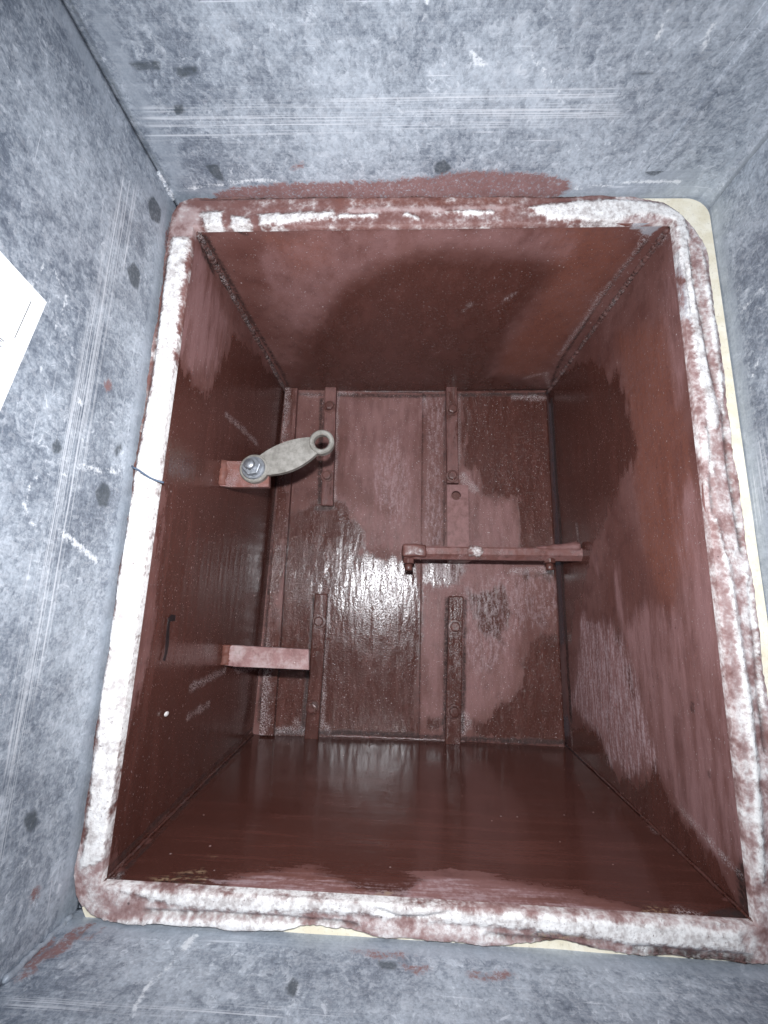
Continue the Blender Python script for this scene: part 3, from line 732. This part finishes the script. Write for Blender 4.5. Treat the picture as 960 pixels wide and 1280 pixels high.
# rim: flange face of the box, lumpy old plaster and paint
def make_rim():
    inn = [(-.1985, .2425), (.2050, .2480), (.2030, -.2530), (-.2030, -.2485)]
    out = [(-.2188, .2716), (.2290, .2716), (.2285, -.2732), (-.2198, -.2678)]
    rad = [.018, .062, .020, .024]; NS = 230; rows = []; inner = []; outer = []
    rs = np.random.RandomState(5)
    for k in range(4):
        a, b = np.array(inn[k]), np.array(inn[(k + 1) % 4]); A, B = np.array(out[k]), np.array(out[(k + 1) % 4]); L = np.linalg.norm(B - A)
        dirn = (B - A) / L; nin = np.array([dirn[1], -dirn[0]])
        for i in range(NS):
            s = i / NS; p = a + (b - a) * s
            q = A + (B - A) * s; dA = s * L; dB = (1 - s) * L
            rA, rB = rad[k], rad[(k + 1) % 4]
            if dA < rA:
                f = math.radians(45) * (1 - dA / rA); q = A + dirn * rA + nin * rA - nin * rA * math.cos(f) - dirn * rA * math.sin(f)
            if dB < rB:
                f = math.radians(45) * (1 - dB / rB); q = B - dirn * rB + nin * rB - nin * rB * math.cos(f) + dirn * rB * math.sin(f)
            wv = .0006 * math.sin(s * 37 + k) + .0004 * math.sin(s * 91 + 2 * k) + .0002 * rs.normal()
            if k == 2:                                # lower side: chipped edge, gasket shows
                x = q[0]
                wv += .0045 * math.exp(-((x + .055) / .028) ** 2) + .0040 * math.exp(-((x - .085) / .030) ** 2) + .0012
            if k == 1: wv += .0015 * math.exp(-((s - .42) / .03) ** 2) + .0012
            q = q + nin * wv
            inner.append(p); outer.append(q)
    inner = np.array(inner); outer = np.array(outer); n = len(inner)
    d = outer - inner; Ln = np.linalg.norm(d, axis=1, keepdims=True)
    T = np.concatenate([[0, .012], np.linspace(.04, .96, 20), [.988, 1]]); V = []
    def rowat(xz, y): return np.column_stack([xz[:, 0], y, xz[:, 1]])
    cen = np.array([0.0, 0.0])
    tow = -(d / Ln)
    V.append(rowat(inner + tow * .0005, np.full(n, .0065)))
    V.append(rowat(inner + tow * .0004, np.full(n, .0007)))
    for t in T:
        xz = inner + d * t
        wht = np.clip(field('F', 'white', xz) / 2.0, -1, 1); drk = np.clip(field('F', 'dark', xz) + 1.2, 0, 2.0) / 2.0; pl = np.clip(field('F', 'palerim', xz) / 3.0, -1, 1)
        y = -.0006 - .0007 * wht - .0003 * pl + .0016 * drk
        y += .0004 * (2 * t - 1) ** 10
        p3 = np.column_stack([xz[:, 0], np.zeros(n), xz[:, 1]])
        y += wob(p3, .00022, 9.0, 4) + wob(p3, .00012, 26.0, 5) + rs.normal(size=n) * .00006
        V.append(rowat(xz, y))
    V.append(rowat(outer - tow * .0003, np.full(n, .0012)))
    V.append(rowat(outer + tow * .0008, np.full(n, .0125)))
    R = len(V); P = np.vstack(V); F = []
    for r in range(R - 1):
        for k in range(n): F.append((r * n + k, r * n + (k + 1) % n, (r + 1) * n + (k + 1) % n, (r + 1) * n + k))
    me = bpy.data.meshes.new('rim'); me.from_pydata(P.tolist(), [], F); smooth(me)
    p2 = P[:, [0, 2]]; vals = {c: field('F', c, p2) for c in PAINT_CH if c in SHAPES['F']}
    chalky = np.where((p2[:, 0] > .16) | (p2[:, 1] < -.225), 2.0, -1.0); vals['palerim'] = np.maximum(vals['palerim'], chalky); vals['white'] = np.maximum(vals['white'], np.where(chalky > 0, -1.1, -2.4)); vals['dark'] = np.maximum(vals['dark'], -1.7)
    put_attrs(me, PAINT_CH, vals)
    return add('rim', me, M_R, boxo, 'worn flange rim, chalky white along most of its edge')
make_rim()

# corner seams
def seam(a, b, r, seed, paint, n=240, lump=.10):
    bead([a, b], r, seed, 'weld_bead', M_P, boxo, n, lump, paint)
seam((-.1980, .006, .2418), (-.1932, .300, .2402), .0034, 11, {'dark': 1.2, 'dust': -.8})
seam((.2042, .008, .2472), (.2026, .300, .2450), .0030, 12, {'dark': .2, 'dust': -1.2})
seam((.2026, .004, -.2526), (.2030, .299, -.2422), .0012, 13, {'fresh': 10, 'dust': -2.5})
seam((-.2027, .004, -.2482), (-.2014, .299, -.2418), .0012, 14, {'fresh': 10, 'dust': -2.5})
seam((-.170, .2995, .2408), (.198, .2985, .2448), .0022, 15, {'fresh': 3, 'dust': -1.2, 'dark': 0})
seam((-.168, .2995, -.2422), (.199, .2980, -.2430), .0022, 16, {'fresh': 6, 'dust': -1.2})

# raised bar along the edge of the back
def roughbox(name, b, seed, mat, parent, paint, cuts=10, amp=.0005, bev=.0009, label=None):
    bm = box_bm(*b, bev=bev); subdiv_rough(bm, cuts, amp, seed)
    return from_bm(bm, name, mat, parent, paint=paint, label=label, smth=False)
bm = box_bm(-.1915, -.1725, .2850, .2960, -.2415, .2405, bev=.001); subdiv_rough(bm, 60, .0005, 2)
me_o = from_bm(bm, 'edge_bar', M_K, boxo, paint={'fresh': 2})
co = np.array([v.co[:] for v in me_o.data.vertices]); wv = np.full(len(co), -6.0)
wv = np.maximum(wv, 3.0 - 1000 * np.abs(co[:, 0] + .189) * .6 - np.clip(.190 - co[:, 2], 0, 1) * 60)            # scuffed patch at the upper end
wv = np.maximum(wv, 4.0 - 1000 * np.abs(co[:, 0] + .189) * .5 - np.clip(co[:, 2] + .165, 0, 1) * 90)           # and at the lower end
me_o.data.attributes['dust'].data.foreach_set('value', wv.astype(np.float32))

# four mounting strips, each with two bolts
def dome_bolt(x, y, z, parent, r=.0072, paint=None, hexa=False):
    pr = [(r * 1.28, .0012), (r * 1.28, -.0004), (r * 1.2, -.0010), (r * .4, -.0011), (r * .05, -.0011)]
    bm = lathe_bm(pr, (x, y, z), 24); hx = hex_bm(r * .98, -.0062, (x, y - .0009, z), 'y', x * 50 + z * 9, .0019)
    tmp = bpy.data.meshes.new('tmp'); hx.to_mesh(tmp); hx.free(); bm.from_mesh(tmp); bpy.data.meshes.remove(tmp)
    return from_bm(bm, 'bolt', M_P, parent, paint=paint or {'fresh': 1})
for i, (xt, xb, z1, z0, wd, bolts, pt) in enumerate((
        (-.1233, -.1195, .2445, .0612, .0170, (.2105, .1045), {'fresh': -3, 'pale': 0, 'dark': -3}),
        (.0571, .0582, .2460, .0975, .0168, (.2075, .1075), {'fresh': -4, 'pale': 1}),
        (-.1208, -.1240, -.0610, -.2450, .0178, (-.0975, -.2060), {'fresh': 14}),
        (.0618, .0566, -.0597, -.2450, .0196, (-.0995, -.2045), {'fresh': 8, 'dust': -2.4}))):
    bm = box_bm(-wd / 2, wd / 2, .2860, .2990 if i % 2 else .3012, z0, z1, bev=.0018)
    subdiv_rough(bm, 24, .0003, 20 + i)
    for v in bm.verts: f = (v.co.z - z0) / (z1 - z0); v.co.x += xb + (xt - xb) * f
    s_ = from_bm(bm, 'mounting_strip', M_K, boxo, paint=pt)
    for zb in bolts:
        f = (zb - z0) / (z1 - z0); dome_bolt(xb + (xt - xb) * f + random.uniform(-.0012, .0012), .2860, zb, s_, paint={'fresh': 1 if i < 2 else 5, 'dark': -3})

# tab plate with a round hole
def tab_with_hole(x0, x1, z0, z1, hx, hz, hr, y0, y1):
    bm = bmesh.new(); n = 32; rows = []
    def edge_pt(a):
        c, s = math.cos(a), math.sin(a); t = min([((x1 if c > 0 else x0) - hx) / c if abs(c) > 1e-6 else 9, ((z1 if s > 0 else z0) - hz) / s if abs(s) > 1e-6 else 9]); return hx + c * t, hz + s * t
    angs = sorted([2 * math.pi * k / n for k in range(n)] + [math.atan2(z - hz, x - hx) % (2 * math.pi) for x in (x0, x1) for z in (z0, z1)])
    H = [(hx + hr * math.cos(a), hz + hr * math.sin(a)) for a in angs]; E = [edge_pt(a) for a in angs]; m = len(angs)
    V = [[bm.verts.new((x, y, z)) for x, z in pp] for pp, y in ((H, y0), (E, y0), (E, y1), (H, y1))]
    for j in range(4):
        for k in range(m): bm.faces.new((V[j][k], V[j][(k + 1) % m], V[(j + 1) % 4][(k + 1) % m], V[(j + 1) % 4][k]))
    return bm
from_bm(tab_with_hole(.0488, .0782, -.0150, .0925, .0613, .0772, .0066, .2770, .2812), 'tab_plate', M_P, boxo, paint={'pale': 30, 'fresh': -40, 'orange': -6}, label='flat pink-brown tab with a round hole')
roughbox('spacer_block', (.050, .077, .2300, .2975, -.0150, -.0045), 3, M_P, boxo, {'fresh': 3}, 3)

# cross bar bolted between the tab and the side panel
prof = [(.2150, -.0040), (.2165, -.0020), (.2330, -.0012), (.2345, -.0030), (.2345, -.0150), (.2330, -.0170), (.2205, -.0172), (.2150, -.0112)]
bm = bmesh.new(); NB = 60; rows = []
for i in range(NB + 1):
    x = -.0100 + (.2060 + .0100) * i / NB; rows.append([bm.verts.new((x, y + random.uniform(-.0002, .0002), z + .0060 * (x / .2) * .35 + random.uniform(-.0002, .0002))) for y, z in prof])
for i in range(NB):
    for k in range(8): bm.faces.new((rows[i][k], rows[i][(k + 1) % 8], rows[i + 1][(k + 1) % 8], rows[i + 1][k]))
bm.faces.new(rows[0]); bm.faces.new(list(reversed(rows[-1])))
bar = from_bm(bm, 'cross_bar', M_P, boxo, paint={'pale': 0, 'fresh': -6, 'orange': -2, 'dark': -2, 'dust': -2.5}, smth=False, label='horizontal bar joining tab to side panel')
bm = box_bm(-.0125, .0170, .2110, .2380, -.0155, .0010, bev=.003); subdiv_rough(bm, 6, .0018, 31); from_bm(bm, 'end_block', M_P, bar, paint={'pale': -2, 'fresh': -1, 'orange': 0}, smth=True)
bm = tube_mesh('weld', [(.150 + .0505 * i / 14, .2195, -.0015 + .0035 * i / 14) for i in range(15)], lambda t: .0030 + .0035 * t, 12, .12, 4); from_bm(bm, 'weld_bead', M_P, bar, paint={'pale': 2, 'fresh': -6}, smth=True)
bm = tube_mesh('weld', [(.064 + .022 * i / 8, .2180, -.0065) for i in range(9)], lambda t: .0068 * (1 - (2 * t - 1) ** 4 * .7), 12, .12, 5); from_bm(bm, 'weld_bead', M_P, bar, paint={'pale': 4, 'white': -1.0}, smth=True)
for bx_, pz in ((-.0045, -.0165), (.1662, -.0120)):
    nut = from_bm(hex_bm(.0074, -.0060, (bx_, .2235, pz), 'z', .35), 'nut', M_P, bar, paint={'fresh': 1, 'dark': -3})
    from_bm(lathe_bm([(.0048, -.0065), (.0048, -.0135), (.0040, -.0145), (.0005, -.0146)], (bx_, .2235, pz), 16, 'z'), 'bolt_end', M_P, nut, paint={'fresh': 3}, smth=True)

# brackets on the side panel
bm = outline_bm([(-.2035, .0690), (-.1512, .0686), (-.1496, .0420), (-.1880, .0410), (-.2035, .0425)], .1100, .1160, .0008)
brk = from_bm(bm, 'bracket', M_P, boxo, paint={'pale': -4, 'orange': 14, 'fresh': -12, 'dust': -1.4, 'dark': -1.2}, label='pink-brown tab bracket carrying the grey link')
bm = tube_mesh('weld', [(-.1985, .113, .0430 + .026 * i / 10) for i in range(11)], .0060, 10, .22, 8); from_bm(bm, 'weld_bead', M_P, brk, paint={'orange': 12, 'dark': -1.0}, smth=True)
bm = outline_bm([(-.2035, -.1180), (-.1100, -.1202), (-.1086, -.1408), (-.1870, -.1396), (-.2035, -.1385)], .1640, .1690, .0008)
brk2 = from_bm(bm, 'bracket', M_P, boxo, paint={'pale': 30, 'palerim': .6, 'fresh': -40, 'orange': -8, 'dark': -1.8}, label='long pale pink bracket reaching to a mounting strip')
bm = tube_mesh('weld', [(-.1985, .167, -.1380 + .020 * i / 10) for i in range(11)], .0062, 10, .22, 9); from_bm(bm, 'weld_bead', M_P, brk2, paint={'orange': 12, 'dark': -1.0}, smth=True)

# marker stroke and paint drip on the side panel
def stroke(name, pts, wdt, x, mat, parent):
    bm = bmesh.new(); A = []; P = [Vector((0, y, z)) for y, z in pts]
    for i, p in enumerate(P):
        tg = (P[min(i + 1, len(P) - 1)] - P[max(i - 1, 0)]).normalized(); nn = Vector((0, -tg.z, tg.y)); h = wdt * (.5 + .12 * math.sin(i * 1.7))
        A.append((bm.verts.new((x, *(p + nn * h)[1:])), bm.verts.new((x, *(p - nn * h)[1:]))))
    for a, b in zip(A, A[1:]): bm.faces.new((a[0], a[1], b[1], b[0]))
    r = bmesh.ops.extrude_face_region(bm, geom=bm.faces[:]); 
    for g in r['geom']:
        if isinstance(g, bmesh.types.BMVert): g.co.x += .0003
    return from_bm(bm, name, mat, parent)
stroke('marker_stroke', [(.0510, -.0855), (.0440, -.0850), (.0415, -.0860), (.0412, -.0905), (.0420, -.0980), (.0428, -.1060), (.0428, -.1120), (.0408, -.1175)], .0042, -.1999, M_MARK, wl)
bm = bmesh.new(); bmesh.ops.create_icosphere(bm, subdivisions=2, radius=.0022)
for v in bm.verts: v.co = Vector((v.co.x * .5 - .1998, v.co.y * 1.5 + .0550, v.co.z * .9 - .1600))
from_bm(bm, 'paint_drip', M_P, wl, paint={'white': 6}, smth=True)

# ------------------------------------------------------------------ grey link arm bolted to the upper bracket
E1 = Vector((-.1640, 0, .0592)); E2 = Vector((-.0975, 0, .0883)); YL = .1035
link = thing('link_arm', 'pale grey metal link with an open eye, bolted to the upper bracket', 'lever', (E1.x, .11, E1.z))
axd = (E2 - E1).normalized(); nrm = Vector((-axd.z, 0, axd.x)); L = (E2 - E1).length
up = []; lo = []
for i in range(25):
    t = .10 + .80 * i / 24; prof_w = .0085 + .0068 * math.sin(math.pi * min(max((t - .06) / .84, 0), 1)) ** .8
    b = -.0010 * math.sin(math.pi * t)
    up.append((E1 + axd * (L * t) + nrm * (prof_w + b))); lo.append((E1 + axd * (L * t) - nrm * (prof_w - b)))
from_bm(outline_bm([(p.x, p.z) for p in up] + [(p.x, p.z) for p in reversed(lo)], YL, YL + .0058, .0018), 'link_plate', M_ZINC, link)
def ringprof(ri, ro, h0, h1, c): return [(ri, h1), (ri, h0 + c), (ri + c, h0), (ro - c, h0), (ro, h0 + c), (ro, h1)]
from_bm(ring_bm(ringprof(.0078, .0128, YL - .0012, YL + .0064, .0014), (E2.x, 0, E2.z), 44), 'eye_ring', M_ZINC, link, smth=False)
from_bm(ring_bm(ringprof(.0052, .0147, YL - .0006, YL + .0064, .0012), (E1.x, 0, E1.z), 44), 'eye_ring', M_ZINC, link)
ws = from_bm(ring_bm(ringprof(.0050, .0118, YL - .0026, YL - .0004, .0006), (E1.x, 0, E1.z), 36), 'washer', M_BOLT, link)
nt = from_bm(hex_bm(.0094, -.0062, (E1.x, YL - .0026, E1.z), 'y', .25, .0009), 'nut', M_BOLT, link)
from_bm(lathe_bm([(.0052, .0), (.0052, -.0100), (.0044, -.0112), (.0006, -.0114)], (E1.x - .0006, YL - .0026, E1.z + .0006), 20), 'bolt_end', M_BOLT, nt, smth=True)

# ------------------------------------------------------------------ paper label stuck to the duct wall
XL = X0 + .0009
cn = Vector((0, -.0978, .0946)); e1 = Vector((0, -.0291, .0053)).normalized(); e2 = Vector((0, -.0128, -.0680)).normalized()
lab = thing('paper_label', 'white printed paper label stuck on the galvanized duct wall', 'label', (XL, cn.y, cn.z))
def lab_quad(name, a0, a1, b0, b1, x0, x1, mat, nseg=1):
    bm = bmesh.new(); R0 = []; 
    for x in (x0, x1):
        R0.append([bm.verts.new((x, *(cn + e1 * a + e2 * b)[1:])) for a, b in ((a0, b0), (a1, b0), (a1, b1), (a0, b1))])
    A, B = R0; bm.faces.new(A); bm.faces.new(list(reversed(B)))
    for k in range(4): bm.faces.new((A[k], A[(k + 1) % 4], B[(k + 1) % 4], B[k]))
    return from_bm(bm, name, mat, lab)
lab_quad('label_sheet', 0, .070, 0, .105, XL, XL + .00025, M_PAPER)
lab_quad('printed_line', .0078, .0082, .0080, .0340, XL + .00025, XL + .00032, M_INK)
for i in range(9):
    b = .0395 + .0012 * i; lab_quad('printed_mark', .0120 + .0010 * (i % 3), .0230, b, b + .00055, XL + .00025, XL + .00032, M_INK)

# ------------------------------------------------------------------ loose thread lying over the rim
bm = tube_mesh('thread', [(-.2207, -.0005, .0280), (-.2180, -.0030, .0262), (-.2126, -.0042, .0238), (-.2085, -.0042, .0210), (-.2040, -.0040, .0184), (-.1985, -.0040, .0162), (-.1933, -.0030, .0150)], .0007, 8, .1, 3)
th = from_bm(bm, 'thread', M_THREAD, None, smth=True); th['label'] = 'thin blue-grey thread lying across the white rim'; th['category'] = 'thread'
